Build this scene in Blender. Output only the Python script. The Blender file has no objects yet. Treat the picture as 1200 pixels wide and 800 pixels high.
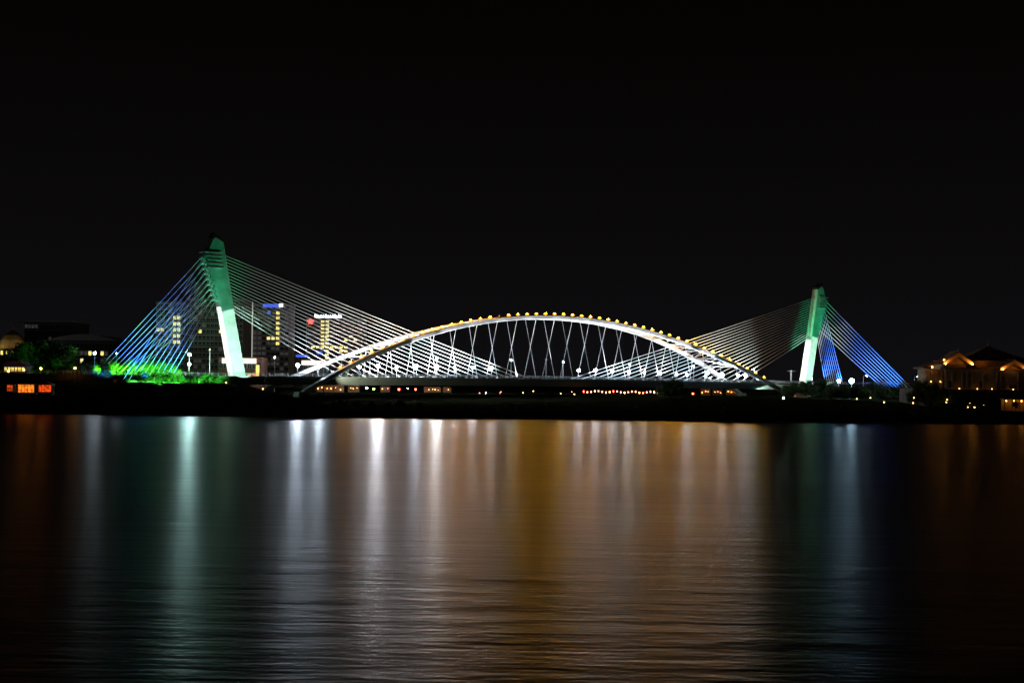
import bpy, math, random
from mathutils import Vector, Matrix, noise
rnd = random.Random(7)
sc = bpy.context.scene
C = sc.collection

# ------------------------------------------------------------------ camera
FPX, HC, ROLL, HOR = 1600.0, 11.5, 0.0135, 445.0      # focal in px of a 1200 px wide frame, eye height, tilt, horizon row
cam_d = bpy.data.cameras.new('camera'); cam = bpy.data.objects.new('camera', cam_d); C.objects.link(cam)
cam_d.sensor_width = 36.0; cam_d.lens = 36.0 * FPX / 1200.0
cam_d.shift_y = (HOR - 400.0) / 1200.0
cam_d.clip_start = 0.5; cam_d.clip_end = 20000
cam.location = (0, 0, HC)
cam.rotation_euler = (Matrix.Rotation(math.pi / 2, 3, 'X') @ Matrix.Rotation(math.atan(ROLL), 3, 'Z')).to_euler()
sc.camera = cam

# ------------------------------------------------------------------ night sky
w = bpy.data.worlds.new('World'); sc.world = w; w.use_nodes = True
nt = w.node_tree; nt.nodes.clear()
out = nt.nodes.new('ShaderNodeOutputWorld'); bg = nt.nodes.new('ShaderNodeBackground')
tc = nt.nodes.new('ShaderNodeTexCoord'); sep = nt.nodes.new('ShaderNodeSeparateXYZ')
rmp = nt.nodes.new('ShaderNodeValToRGB')
nt.links.new(tc.outputs['Generated'], sep.inputs[0]); nt.links.new(sep.outputs['Z'], rmp.inputs[0])
cr = rmp.color_ramp
cr.elements[0].position = 0.0; cr.elements[0].color = (0.0044, 0.0041, 0.0049, 1)
cr.elements[1].position = 0.26; cr.elements[1].color = (0.0013, 0.0009, 0.0007, 1)
e = cr.elements.new(0.10); e.color = (0.0033, 0.0029, 0.0031, 1)
nt.links.new(rmp.outputs[0], bg.inputs[0]); bg.inputs[1].default_value = 1.0
nt.links.new(bg.outputs[0], out.inputs[0])
# faint moonlight
sd = bpy.data.lights.new('moon', 'SUN'); so = bpy.data.objects.new('moon', sd); C.objects.link(so)
sd.energy = 0.004; sd.angle = math.radians(0.5); sd.color = (0.85, 0.9, 1.0)
so.rotation_euler = (math.radians(50), 0, math.radians(-30))

vs = sc.view_settings; vs.view_transform = 'Standard'; vs.look = 'None'; vs.exposure = 0.0; vs.gamma = 1.0
cy = sc.cycles
cy.use_denoising = True
try: cy.denoiser = 'OPENIMAGEDENOISE'
except Exception: pass
cy.max_bounces = 3; cy.diffuse_bounces = 2; cy.glossy_bounces = 2; cy.transmission_bounces = 2; cy.volume_bounces = 0
cy.caustics_reflective = False; cy.caustics_refractive = False
cy.sample_clamp_indirect = 2.0
cy.use_light_tree = True

# ------------------------------------------------------------------ coordinates
def at(px, py, Y):
    """world point seen at a place of the frame, at ground distance Y"""
    dx, dy = px - 600.0, py - HOR
    return Vector(((dx + ROLL * dy) / FPX * Y, Y, HC - (dy - ROLL * dx) / FPX * Y))
LX, LY, UX, UY = -95.2, 473.0, 0.788, 0.6157
ANG = math.atan2(UY, UX)
def bw(s, y, z):          # bridge frame (along, across - positive is far side, height) -> world
    return Vector((LX + UX * s - UY * y, LY + UY * s + UX * y, z))
def bsolve(px, py, lat):  # lat: metres towards the camera from the bridge axis
    dx, dy = px - 600.0, py - HOR
    t = (dx + ROLL * dy) / FPX
    s = (t * (LY - UX * lat) - LX - UY * lat) / (UX - UY * t)
    Y = LY + UY * s - UX * lat
    return s, HC - (dy - ROLL * dx) / FPX * Y

# ------------------------------------------------------------------ materials
def mat(name, col, rough=0.7, var=0.25, scale=0.6, metal=0.0, bump=0.0, spec=0.5):
    m = bpy.data.materials.new(name); m.use_nodes = True
    n = m.node_tree; b = n.nodes['Principled BSDF']
    b.inputs['Roughness'].default_value = rough; b.inputs['Metallic'].default_value = metal
    b.inputs['Specular IOR Level'].default_value = spec
    t = n.nodes.new('ShaderNodeTexCoord'); nz = n.nodes.new('ShaderNodeTexNoise')
    nz.inputs['Scale'].default_value = scale; nz.inputs['Detail'].default_value = 5
    n.links.new(t.outputs['Object'], nz.inputs['Vector'])
    r = n.nodes.new('ShaderNodeValToRGB')
    r.color_ramp.elements[0].position = 0.3; r.color_ramp.elements[1].position = 0.72
    r.color_ramp.elements[0].color = (*[c * (1 - var) for c in col], 1)
    r.color_ramp.elements[1].color = (*[min(1, c * (1 + var)) for c in col], 1)
    n.links.new(nz.outputs['Fac'], r.inputs[0]); n.links.new(r.outputs[0], b.inputs['Base Color'])
    if bump:
        bp = n.nodes.new('ShaderNodeBump'); bp.inputs['Strength'].default_value = bump
        n.links.new(nz.outputs['Fac'], bp.inputs['Height']); n.links.new(bp.outputs[0], b.inputs['Normal'])
    return m
def emit(name, col, strength, sample=True, vary=0.0):
    m = bpy.data.materials.new(name); m.use_nodes = True
    n = m.node_tree; b = n.nodes['Principled BSDF']
    b.inputs['Base Color'].default_value = (0.3, 0.3, 0.3, 1); b.inputs['Roughness'].default_value = 0.4
    b.inputs['Emission Color'].default_value = (*col, 1); b.inputs['Emission Strength'].default_value = strength
    if vary:
        t = n.nodes.new('ShaderNodeTexCoord'); nz = n.nodes.new('ShaderNodeTexNoise'); nz.inputs['Scale'].default_value = 1.3
        oi = n.nodes.new('ShaderNodeObjectInfo'); va = n.nodes.new('ShaderNodeVectorMath'); va.operation = 'ADD'
        n.links.new(t.outputs['Object'], va.inputs[0]); n.links.new(oi.outputs['Location'], va.inputs[1])
        n.links.new(va.outputs[0], nz.inputs['Vector'])
        mr = n.nodes.new('ShaderNodeMapRange'); mr.inputs[1].default_value = 0.35; mr.inputs[2].default_value = 0.65
        mr.inputs[3].default_value = strength * (1 - vary); mr.inputs[4].default_value = strength * (1 + vary)
        n.links.new(nz.outputs['Fac'], mr.inputs[0]); n.links.new(mr.outputs[0], b.inputs['Emission Strength'])
    m.cycles.emission_sampling = 'AUTO' if sample else 'NONE'
    return m
M = {
 'concrete': mat('concrete', (0.40, 0.39, 0.37), 0.8, 0.12, 0.35, bump=0.1),
 'pylon': mat('painted_concrete', (0.55, 0.55, 0.53), 0.75, 0.22, 0.35, bump=0.1),
 'steel': mat('white_painted_steel', (0.62, 0.63, 0.64), 0.45, 0.08, 0.4),
 'cable': mat('white_cable_sheath', (0.75, 0.75, 0.75), 0.5, 0.05, 0.3),
 'rail': mat('galvanised_steel', (0.35, 0.36, 0.37), 0.5, 0.15, 1.0, 0.4),
 'pole': mat('grey_pole_paint', (0.42, 0.43, 0.44), 0.5, 0.1, 1.0),
 'asphalt': mat('asphalt', (0.05, 0.05, 0.052), 0.9, 0.25, 2.0),
 'grass': mat('dark_grass', (0.022, 0.026, 0.013), 1.0, 0.45, 0.25, bump=0.3, spec=0.0),
 'leaf': mat('leaf', (0.06, 0.10, 0.035), 0.8, 0.4, 0.8, spec=0.2),
 'bark': mat('bark', (0.10, 0.075, 0.05), 0.9, 0.3, 3.0, bump=0.3),
 'road_wall': mat('stained_concrete', (0.10, 0.095, 0.085), 0.9, 0.3, 0.4, spec=0.1),
 'wall_dark': mat('dark_render', (0.09, 0.085, 0.08), 0.8, 0.15, 0.2),
 'wall_grey': mat('grey_cladding', (0.17, 0.17, 0.19), 0.7, 0.12, 0.2),
 'brick': mat('red_brown_brick', (0.24, 0.12, 0.085), 0.85, 0.2, 1.5, bump=0.2),
 'tan': mat('tan_plaster', (0.25, 0.20, 0.13), 0.8, 0.15, 0.4),
 'tile': mat('brown_roof_tile', (0.12, 0.07, 0.05), 0.7, 0.25, 0.8, bump=0.3),
 'timber': mat('varnished_timber', (0.30, 0.16, 0.07), 0.6, 0.25, 1.2),
 'pine': mat('pale_pine', (0.50, 0.32, 0.16), 0.6, 0.2, 1.2),
 'glass': mat('dark_window_glass', (0.03, 0.035, 0.04), 0.15, 0.2, 0.5),
 'canvas': mat('canvas', (0.5, 0.42, 0.34), 0.85, 0.15, 0.8),
 'stone': mat('river_stone', (0.20, 0.19, 0.17), 0.9, 0.3, 0.5, bump=0.4),
 'black': mat('black_metal', (0.03, 0.03, 0.03), 0.5, 0.2, 1.0),
 # things that give off light
 'bulb': emit('sodium_bulb', (1.0, 0.40, 0.0025), 1550),
 'bulb_strong': emit('strong_sodium_bulb', (1.0, 0.38, 0.002), 2000),
 'bulb_weak': emit('weak_sodium_bulb', (1.0, 0.36, 0.003), 560),
 'bulb_halo': emit('amber_lamp_halo', (1.0, 0.27, 0.012), 1.8, False),  # orange glow around the arch bulbs, put into a surface
 'bulb_yellow': emit('yellow_bulb', (1.0, 0.50, 0.003), 850),
 'lampw': emit('white_lamp', (0.74, 0.87, 1.0), 260),
 'lampw_dim': emit('dim_white_lamp', (0.78, 0.92, 1.0), 130),
 'lampw_big': emit('bright_white_lamp', (0.93, 0.96, 1.0), 1300),
 'lampteal': emit('teal_white_lamp', (0.58, 1.0, 0.93), 560),
 'lampw_left': emit('blue_white_deck_lamp', (0.72, 0.86, 1.0), 640),
 'lampstar': emit('blue_white_flood', (0.50, 0.82, 1.0), 85),
 'lampgable': emit('gable_lamp', (1.0, 0.38, 0.05), 300),
 'lampblue': emit('blue_white_lamp', (0.55, 0.78, 1.0), 300),
 'lampgreen': emit('green_white_lamp', (0.72, 1.0, 0.85), 220),
 'lampred': emit('red_lamp', (1.0, 0.035, 0.015), 60),
 'lamppink': emit('pink_lamp', (1.0, 0.28, 0.18), 14),
 'lampamber': emit('amber_lamp', (1.0, 0.34, 0.05), 46),
 'lampamber_dim': emit('dim_amber_lamp', (1.0, 0.42, 0.10), 26),
 'lampgreen_small': emit('green_lamp', (0.35, 1.0, 0.08), 22),
 'win_warm': emit('lit_window_warm', (1.0, 0.84, 0.22), 1.25, False, 0.5),
 'win_pale': emit('lit_window_pale', (0.98, 0.9, 0.38), 1.1, False, 0.4),
 'win_faint': emit('faintly_lit_window', (0.75, 0.8, 0.75), 0.035, False, 0.6),
 'sign_white': emit('lit_white_sign', (0.85, 0.92, 1.0), 3.5, False),
 'sign_pink': emit('lit_fascia_panel', (1.0, 0.82, 0.72), 1.3),
 'sign_blue': emit('lit_blue_sign', (0.05, 0.13, 0.85), 0.9, False),
 'sign_red': emit('lit_red_emblem', (1.0, 0.06, 0.05), 4.0, False),
 'glow_orange': emit('emissive_orange_wall', (1.0, 0.22, 0.015), 1.2, True, .75),
 'glow_red': emit('emissive_red_canvas', (1.0, 0.085, 0.008), 0.8, True, .75),
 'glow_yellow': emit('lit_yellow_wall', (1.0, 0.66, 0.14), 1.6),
 'stripe': emit('lit_edge_tube', (1.0, 0.95, 0.8), 0.45, False),
}

# ------------------------------------------------------------------ mesh helpers
class MB:
    def __init__(s): s.v = []; s.f = []
    def add(s, vs, fs):
        o = len(s.v); s.v += [tuple(p) for p in vs]; s.f += [tuple(i + o for i in f) for f in fs]; return s
    def box(s, a, b):
        (x0, y0, z0), (x1, y1, z1) = a, b
        return s.add([(x0,y0,z0),(x1,y0,z0),(x1,y1,z0),(x0,y1,z0),(x0,y0,z1),(x1,y0,z1),(x1,y1,z1),(x0,y1,z1)],
                     [(0,3,2,1),(4,5,6,7),(0,1,5,4),(1,2,6,5),(2,3,7,6),(3,0,4,7)])
    def sweep(s, pts, sect, up=(0, 0, 1)):
        """sect: function(i) -> list of (a, b) offsets, a across and b along 'up'"""
        n = len(pts); P = [Vector(p) for p in pts]; k = None; o = len(s.v)
        for i in range(n):
            t = (P[min(i + 1, n - 1)] - P[max(i - 1, 0)]).normalized()
            u = Vector(up) if abs(t.dot(Vector(up))) < 0.99 else Vector((1, 0, 0))
            a = t.cross(u).normalized(); b = a.cross(t).normalized()
            se = sect(i); k = len(se)
            for (p, q) in se: s.v.append(tuple(P[i] + a * p + b * q))
        for i in range(n - 1):
            for j in range(k):
                s.f.append((o + i*k + j, o + i*k + (j+1) % k, o + (i+1)*k + (j+1) % k, o + (i+1)*k + j))
        s.f.append(tuple(o + j for j in reversed(range(k)))); s.f.append(tuple(o + (n-1)*k + j for j in range(k)))
        return s
    def tube(s, pts, r, n=6):
        R_ = r if isinstance(r, (list, tuple)) else [r] * len(pts)
        return s.sweep(pts, lambda i: [(R_[i]*math.cos(2*math.pi*j/n), R_[i]*math.sin(2*math.pi*j/n)) for j in range(n)])
    def prism(s, poly, y0, y1):       # polygon in (x, z), extruded along y
        k = len(poly); v = [(x, y0, z) for x, z in poly] + [(x, y1, z) for x, z in poly]
        f = [tuple(range(k)), tuple(reversed(range(k, 2*k)))] + [(i, k + i, k + (i+1) % k, (i+1) % k) for i in range(k)]
        return s.add(v, f)
    def ball(s, c, r, nu=10, nv=6, sz=1.0):
        v = [(c[0], c[1], c[2] + r*sz)]
        for i in range(1, nv):
            a = math.pi * i / nv
            for j in range(nu):
                b = 2*math.pi*j/nu
                v.append((c[0] + r*math.sin(a)*math.cos(b), c[1] + r*math.sin(a)*math.sin(b), c[2] + r*sz*math.cos(a)))
        v.append((c[0], c[1], c[2] - r*sz)); last = len(v) - 1
        f = [(0, 1 + j, 1 + (j+1) % nu) for j in range(nu)]
        for i in range(nv - 2):
            for j in range(nu):
                f.append((1+i*nu+j, 1+(i+1)*nu+j, 1+(i+1)*nu+(j+1) % nu, 1+i*nu+(j+1) % nu))
        f += [(last, 1+(nv-2)*nu+(j+1) % nu, 1+(nv-2)*nu+j) for j in range(nu)]
        return s.add(v, f)
    def lathe(s, prof, n=10, c=(0, 0)):
        o = len(s.v); k = len(prof)
        for j in range(n):
            a = 2*math.pi*j/n
            for r, z in prof: s.v.append((c[0] + r*math.cos(a), c[1] + r*math.sin(a), z))
        for j in range(n):
            for i in range(k - 1):
                s.f.append((o+j*k+i, o+((j+1) % n)*k+i, o+((j+1) % n)*k+i+1, o+j*k+i+1))
        return s
    def mesh(s, name, m):
        me = bpy.data.meshes.new(name); me.from_pydata(s.v, [], s.f); me.validate(); me.update()
        me.materials.append(M[m] if isinstance(m, str) else m); return me
    def build(s, name, m, parent=None): return link(name, s.mesh(name, m), parent)
def link(name, data, parent=None, loc=None, rz=None):
    o = bpy.data.objects.new(name, data); C.objects.link(o)
    if parent is not None: o.parent = parent
    if loc is not None: o.location = loc
    if rz is not None: o.rotation_euler = (0, 0, rz)
    return o
def tag(o, label, cat, group=None):
    o['label'] = label; o['category'] = cat
    if group: o['group'] = group
    return o
def thing(name, label, cat, loc=(0, 0, 0), rz=0.0, group=None):
    o = link(name, None, None, loc, rz); o.empty_display_size = 1; return tag(o, label, cat, group)
def kind(o, k): o['kind'] = k; return o
def spot(parent, pos, target, power, size_deg, blend, col, radius=0.12):
    """a lamp inside a floodlight; pos and target in the frame of the parent's own parent-less space"""
    d = bpy.data.lights.new('floodlight_beam', 'SPOT'); d.energy = power; d.spot_size = math.radians(size_deg)
    d.spot_blend = blend; d.color = col; d.shadow_soft_size = radius
    o = bpy.data.objects.new('floodlight_beam', d); C.objects.link(o)
    p, t = Vector(pos), Vector(target)
    o.location = p; o.rotation_euler = (t - p).to_track_quat('-Z', 'Y').to_euler()
    return o
def smooth(a, b, x):
    t = max(0.0, min(1.0, (x - a) / (b - a))); return t*t*(3 - 2*t)

# ------------------------------------------------------------------ ground and water
def shore(x): return 397 + 0.11 * max(-400, min(400, x)) + 2.2*math.sin(x*0.045 + 1) + 1.2*math.sin(x*0.13)
def ground_h(x, y):
    d = y - shore(x)
    if d < 0: return max(-5.0, d * 0.35)
    low = 1.5*smooth(0, 5, d) + 1.6*smooth(4, 45, d) + 2.4*smooth(60, 170, d)
    high = 2.0*smooth(0, 5, d) + 3.8*smooth(4, 20, d) + 3.3*smooth(18, 46, d)
    rx, ry = x - LX, y - LY
    s = UX*rx + UY*ry; lat = UY*rx - UX*ry
    k = smooth(-2, -20, s) if s < 150 else smooth(306, 322, s) * (1 - smooth(30, 60, lat))
    h = low + (high - low) * k
    h += 0.35 * noise.noise(Vector((x*0.06, y*0.06, 0.3))) * smooth(0, 12, d)
    if d > 300: h += smooth(300, 3000, d) * 2
    return h
def axis(lo, hi, fine_lo, fine_hi, step, grow=1.35):
    v = []; x = fine_lo
    while x <= fine_hi: v.append(x); x += step
    st = step; x = fine_hi
    while x < hi: st *= grow; x += st; v.append(x)
    st = step; x = fine_lo; pre = []
    while x > lo: st *= grow; x -= st; pre.append(x)
    return pre[::-1] + v
xs = axis(-2600, 2600, -240, 330, 4.0); ys = axis(340, 3600, 368, 720, 4.0)
g = MB(); nx = len(xs)
for y in ys:
    for x in xs: g.v.append((x, y, ground_h(x, y)))
for j in range(len(ys) - 1):
    for i in range(nx - 1): g.f.append((j*nx+i, j*nx+i+1, (j+1)*nx+i+1, (j+1)*nx+i))
go = kind(g.build('ground', 'grass'), 'structure')
for p in go.data.polygons: p.use_smooth = True
# near bank behind the camera so the lake is closed
nb = MB().box((-2600, -400, -4), (2600, -12, 2)); kind(nb.build('near_shore', 'grass'), 'structure')

def water_material():
    m = bpy.data.materials.new('lake_water'); m.use_nodes = True; n = m.node_tree; b = n.nodes['Principled BSDF']
    b.inputs['Base Color'].default_value = (0.004, 0.006, 0.007, 1)
    b.inputs['IOR'].default_value = 1.33
    t = n.nodes.new('ShaderNodeTexCoord')
    def nz(sx, sy, scale, detail):
        mp = n.nodes.new('ShaderNodeMapping'); mp.inputs['Scale'].default_value = (sx, sy, 1); mp.inputs['Rotation'].default_value = (0, 0, 0.12)
        q = n.nodes.new('ShaderNodeTexNoise'); q.inputs['Scale'].default_value = scale; q.inputs['Detail'].default_value = detail
        n.links.new(t.outputs['Object'], mp.inputs['Vector']); n.links.new(mp.outputs[0], q.inputs['Vector']); return q
    big = nz(0.02, 0.05, 1.0, 3)
    mr = n.nodes.new('ShaderNodeMapRange'); mr.inputs[1].default_value = 0.3; mr.inputs[2].default_value = 0.7
    mr.inputs[3].default_value = 0.275; mr.inputs[4].default_value = 0.305
    n.links.new(big.outputs['Fac'], mr.inputs[0]); n.links.new(mr.outputs[0], b.inputs['Roughness'])
    acc = None                                   # waves of several lengths, alike in steepness
    for fx, fy, amp in ((1.6, 6.0, 0.045), (0.5, 2.0, 0.13), (0.12, 0.5, 0.30), (0.05, 0.22, 0.40)):
        q = nz(fx, fy, 1.0, 2)
        ml = n.nodes.new('ShaderNodeMath'); ml.operation = 'MULTIPLY'; ml.inputs[1].default_value = amp
        n.links.new(q.outputs['Fac'], ml.inputs[0])
        if acc is None: acc = ml
        else:
            ad = n.nodes.new('ShaderNodeMath'); ad.operation = 'ADD'
            n.links.new(acc.outputs[0], ad.inputs[0]); n.links.new(ml.outputs[0], ad.inputs[1]); acc = ad
    bp = n.nodes.new('ShaderNodeBump'); bp.inputs['Strength'].default_value = 1.0; bp.inputs['Distance'].default_value = 0.24
    n.links.new(acc.outputs[0], bp.inputs['Height']); n.links.new(bp.outputs[0], b.inputs['Normal'])
    return m
M['water'] = water_material()
wv = MB(); wv.add([(-2600, -200, 0), (2600, -200, 0), (2600, 900, 0), (-2600, 900, 0)], [(0, 1, 2, 3)])
kind(wv.build('lake_water', 'water'), 'structure')

# ------------------------------------------------------------------ the bridge
ZD = 11.5
def deck_z(s): return ZD - 0.05 + 0.65 * max(0.0, 1 - ((s - 150) / 165.0) ** 2) if -15 < s < 315 else ZD - 0.05
bridge = thing('road_bridge', 'floodlit white cable-stayed arch bridge with two leaning pylons spanning the lake shore', 'bridge', (LX, LY, 0), ANG)
B = bridge
# deck: box girder with sloping fascias
pts = [(s, 0, deck_z(s)) for s in range(-12, 313, 6)]
deck = MB().sweep(pts, lambda i: [(-10.6, 0), (10.6, 0), (10.6, -0.75), (9.7, -1.0), (6.4, -3.0), (-6.4, -3.0), (-9.7, -1.0), (-10.6, -0.75)]).build('deck', 'concrete', B)
MB().sweep([(s, 0, deck_z(s) + 0.006) for s in range(-12, 313, 6)], lambda i: [(-9.6, 0.0), (9.6, 0.0), (9.6, 0.05), (-9.6, 0.05)]).build('road_surface', 'asphalt', deck)
for sgn in (-1, 1):
    y = 10.35 * sgn; r = MB()
    for zz in (0.45, 0.8, 1.1): r.tube([(s, y, deck_z(s) + zz) for s in range(-12, 313, 6)], 0.045, 5)
    s = -12.0
    while s <= 312: r.box((s-.05, y-.05, deck_z(s)), (s+.05, y+.05, deck_z(s)+1.1)); s += 2.5
    r.build('railing', 'rail', deck)
# piers beneath the deck near both ends
for s in (-6, 296):
    for y in (-6, 6):
        MB().sweep([(s, y, 2.0), (s, y, deck_z(s) - 2.95)], lambda i: [(-1.3, -.9), (1.3, -.9), (1.6, 0), (1.3, .9), (-1.3, .9), (-1.6, 0)], up=(1, 0, 0)).build('pier', 'concrete', B)

# pylons (profile in the plane of the axis; mirrored for the other end)
def mir(p, m): return [(300 - x, z) for x, z in p] if m else p
for m in (False, True):
    shaft = [(-3.0, 6.0), (2.6, 6.0), (2.4, 11.7), (-2.3, 33.9), (-6.6, 57.2), (-9.6, 58.9), (-10.4, 58.2), (-13.2, 52.4), (-12.6, 50.6), (-7.7, 36.2), (-7.05, 33.4), (-2.6, 11.7)]
    pr = mir(shaft, m)
    py = MB().prism(pr if m else pr, -1.75, 1.75).build('pylon', 'pylon', B)
    bv = py.modifiers.new('edge', 'BEVEL'); bv.width = 0.18; bv.segments = 2
    # slanting cap plate
    MB().prism(mir([(-6.3, 57.3), (-6.2, 58.0), (-9.9, 60.4), (-10.8, 58.5), (-9.7, 59.15)], m), -1.5, 1.5).build('cap', 'black', py)
    # fins: thin ledges round the head
    for k in range(5):
        z = 53.6 - k * 1.28; xb = -13.3 + (53.6 - z) * 0.31; xf = -7.6 + (53.6 - z) * 0.19
        MB().prism(mir([(xb - .45, z), (xf, z), (xf, z - .22), (xb - .45, z - .22)], m), -2.35, 2.35).build('fin', 'pylon', py)
    # anchor blocks in two columns down the back face
    for k in range(9):
        z = 51.8 - k * 1.75; xb = -12.9 + (51.8 - z) * 0.335
        for y in (-1.15, 1.15):
            MB().prism(mir([(xb + .4, z + 1.0), (xb - .25, z + .75), (xb - 1.15, z - .35), (xb - .7, z - .75), (xb + .55, z - .5)], m), y - .55, y + .55).build('anchor_block', 'pylon', py)
    # front anchor sockets
    for k in range(18):
        f = k / 17; z = 53.0 - f * 19.3; x = -5.75 + f * 3.75
        MB().prism(mir([(x - .2, z + .3), (x + .55, z + .05), (x + .45, z - .35), (x - .2, z - .3)], m), -.4, .4).build('cable_socket', 'steel', py)
    # access ladder up the back of the lower shaft
    lad = MB()
    for y in (-.4, .4): lad.tube([((-2.9, y, 11.7) if not m else (302.9, y, 11.7)), ((-7.6, y, 34.0) if not m else (307.6, y, 34.0))], .06, 5)
    for i in range(40):
        f = i / 39; x = -2.9 - 4.7 * f; x = 300 - x if m else x
        lad.tube([(x, -.4, 11.7 + 22.3 * f), (x, .4, 11.7 + 22.3 * f)], .04, 4)
    lad.build('ladder', 'rail', py)
    # plinth
    MB().prism(mir([(-4.5, 4.0), (4.0, 4.0), (3.4, 11.35), (-3.9, 11.35)], m), -3.0, 3.0).build('plinth', 'concrete', py)

# stay cables over the span, in one plane on the axis
NS = 18
for m in (False, True):
    for k in range(NS):
        f = k / (NS - 1)
        z = 53.0 - f * 19.3; x = -5.6 + f * 3.75
        d = (129.1 + (41.3 - 129.1) * f) if not m else (147.7 + (46 - 147.7) * f)
        a = Vector((300 - x if m else x, 0, z)); sb = 300 - d if m else d
        b = Vector((sb, 0, deck_z(sb) + 0.3)); n = 7
        p = [a.lerp(b, i / n) - Vector((0, 0, 0.35 * math.sin(math.pi * i / n))) for i in range(n + 1)]
        MB().tube(p, 0.105, 6).build('stay_cable', 'cable', B)
        MB().box((sb - .35, -.3, deck_z(sb) - .02), (sb + .35, .3, deck_z(sb) + .5)).build('cable_anchor', 'steel', B)
# backstays, two fans to the ground
BW = 18.0
for m in (False, True):
    for side in (-1, 1):
        for k in range(9):
            f = k / 8
            zt = 51.6 - k * 1.75; xt = -13.6 + (51.6 - zt) * 0.335
            if not m: b0, b1 = (48.5, 33.0) if side < 0 else (46.0, 32.0)
            else: b0, b1 = (60.0, 37.0) if side < 0 else (52.0, 38.0)
            d = b0 + (b1 - b0) * f
            z0 = 9.7
            a = Vector((300 - xt if m else xt, side * 1.15, zt)); b = Vector((300 + d if m else -d, side * BW, z0)); n = 6
            p = [a.lerp(b, i / n) - Vector((0, 0, 0.25 * math.sin(math.pi * i / n))) for i in range(n + 1)]
            MB().tube(p, 0.115, 6).build('backstay', 'cable', B)
        s0, s1 = ((300 + 34, 300 + 63) if m else (-51, -30))
        MB().prism([(s0, 5), (s1, 5), (s1, 9.9), (s0, 9.9)], side * BW - 1.4, side * BW + 1.4).build('anchorage', 'concrete', B)

# arch ribs
SC, AA, HH, YB, YC = 144.2, 115.2, 25.7, 12.9, 2.5
def rib(s, side):
    h = HH * (1 - ((s - SC) / AA) ** 2)
    return Vector((s, side * (YB + (YC - YB) * h / HH), ZD + h))
S0, S1 = SC - AA * 1.105, SC + AA * 1.10
ribs = []
bulb_me = MB().ball((0, 0, 0), 0.18, 10, 8).mesh('arch_lamp', 'bulb')
bulb_w = MB().ball((0, 0, 0), 0.18, 10, 8).mesh('arch_lamp', 'bulb_weak')
bulb_s = MB().ball((0, 0, 0), 0.20, 10, 8).mesh('arch_lamp', 'bulb_strong')
bulb_y = MB().ball((0, 0, 0), 0.18, 10, 8).mesh('arch_lamp', 'bulb_yellow')
halo_me = MB().lathe([(0, -.72), (.42, -.70), (.72, -.52), (.86, -.16), (.78, -.16), (.64, -.44), (.36, -.62), (0, -.64)], 14).mesh('lamp_halo', 'bulb_halo')  # added glowing bowl, stands in for the orange glow round each bulb
bulb_off = MB().ball((0, 0, 0), 0.30, 8, 6).mesh('arch_lamp', 'rail')
brk_me = MB().box((-.05, -.05, -.95), (.05, .05, -.3)).box((-.22, -.22, -.95), (.22, .22, -.88)).mesh('lamp_bracket', 'rail')
for side in (-1, 1):
    P = [rib(S0 + (S1 - S0) * i / 70, side) for i in range(71)]
    o = MB().sweep(P, lambda i: [(-1.0, -.75), (1.0, -.75), (1.0, .75), (-1.0, .75)]).build('arch_rib', 'steel', B)
    bv = o.modifiers.new('edge', 'BEVEL'); bv.width = 0.12; bv.segments = 1; bv.limit_method = 'ANGLE'
    ribs.append(o)
    for k in (0, 1):
        q = rib(S0 if k == 0 else S1, side)
        MB().prism([(q.x - 3, q.z - 5), (q.x + 3, q.z - 5), (q.x + 2, q.z + .6), (q.x - 2, q.z + .6)], q.y - 2, q.y + 2).build('arch_footing', 'concrete', B)
s = 34.0; i = 0
while s < 258:
    q = rib(s, -1) + Vector((0, 0.0, 1.68))
    me = bulb_me
    if i == 16: me = bulb_off
    elif i < 9: me = bulb_w
    elif i in (20, 21, 29, 45, 46): me = bulb_y
    elif rnd.random() < .35: me = bulb_s
    link('arch_lamp', me, ribs[0], q); link('lamp_bracket', brk_me, ribs[0], q)
    if me is not bulb_off: link('lamp_halo', halo_me, ribs[0], q)
    s += 4.84; i += 1
# hangers
s = 38.0
while s < 256:
    for side in (-1, 1):
        q = rib(s, side); h = q.z - 1.0
        if h - deck_z(s) > 1.2:
            yb = side * 10.0
            MB().tube([(s, q.y, h), (s, yb, deck_z(s) + .1)], 0.085, 6).build('hanger', 'cable', B)
    s += 9.68
# cross bracing between the ribs: K pattern
s = 48.0; flip = 1
while s < 246:
    a, b = rib(s, -1), rib(s, 1)
    MB().tube([a, b], 0.28, 8).build('cross_brace', 'steel', B)
    s2 = s + 9.68
    if s2 < 250:
        MB().tube([rib(s, -flip), rib(s2, flip)], 0.22, 8).build('diagonal_brace', 'steel', B)
    flip = -flip; s = s2

# approach roads at both ends
for nm, s0, s1 in (('approach_road', -260, -12), ('approach_road', 312, 620)):
    p = [bw(s0 + (s1 - s0) * i / 20, 0, deck_z(-100)) for i in range(21)]
    o = MB().sweep(p, lambda i: [(-10.6, -2.2), (10.6, -2.2), (10.6, -.02), (-10.6, -.02)]).build(nm, 'road_wall'); kind(o, 'structure')
    MB().sweep([q + Vector((0, 0, .002)) for q in p], lambda i: [(-9.6, 0), (9.6, 0), (9.6, .04), (-9.6, .04)]).build('road_surface', 'asphalt', o)
    for y in (-10.35, 10.35):
        r = MB(); q = [bw(s0 + (s1 - s0) * i / 20, y, 0) for i in range(21)]
        for zz in (.45, .8, 1.1): r.tube([(v.x, v.y, deck_z(-100) + zz) for v in q], .045, 5)
        for i in range(100):
            v = bw(s0 + (s1 - s0) * i / 99, y, 0); r.box((v.x-.05, v.y-.05, deck_z(-100)-.02), (v.x+.05, v.y+.05, deck_z(-100)+1.1))
        r.build('railing', 'rail', o)

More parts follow.
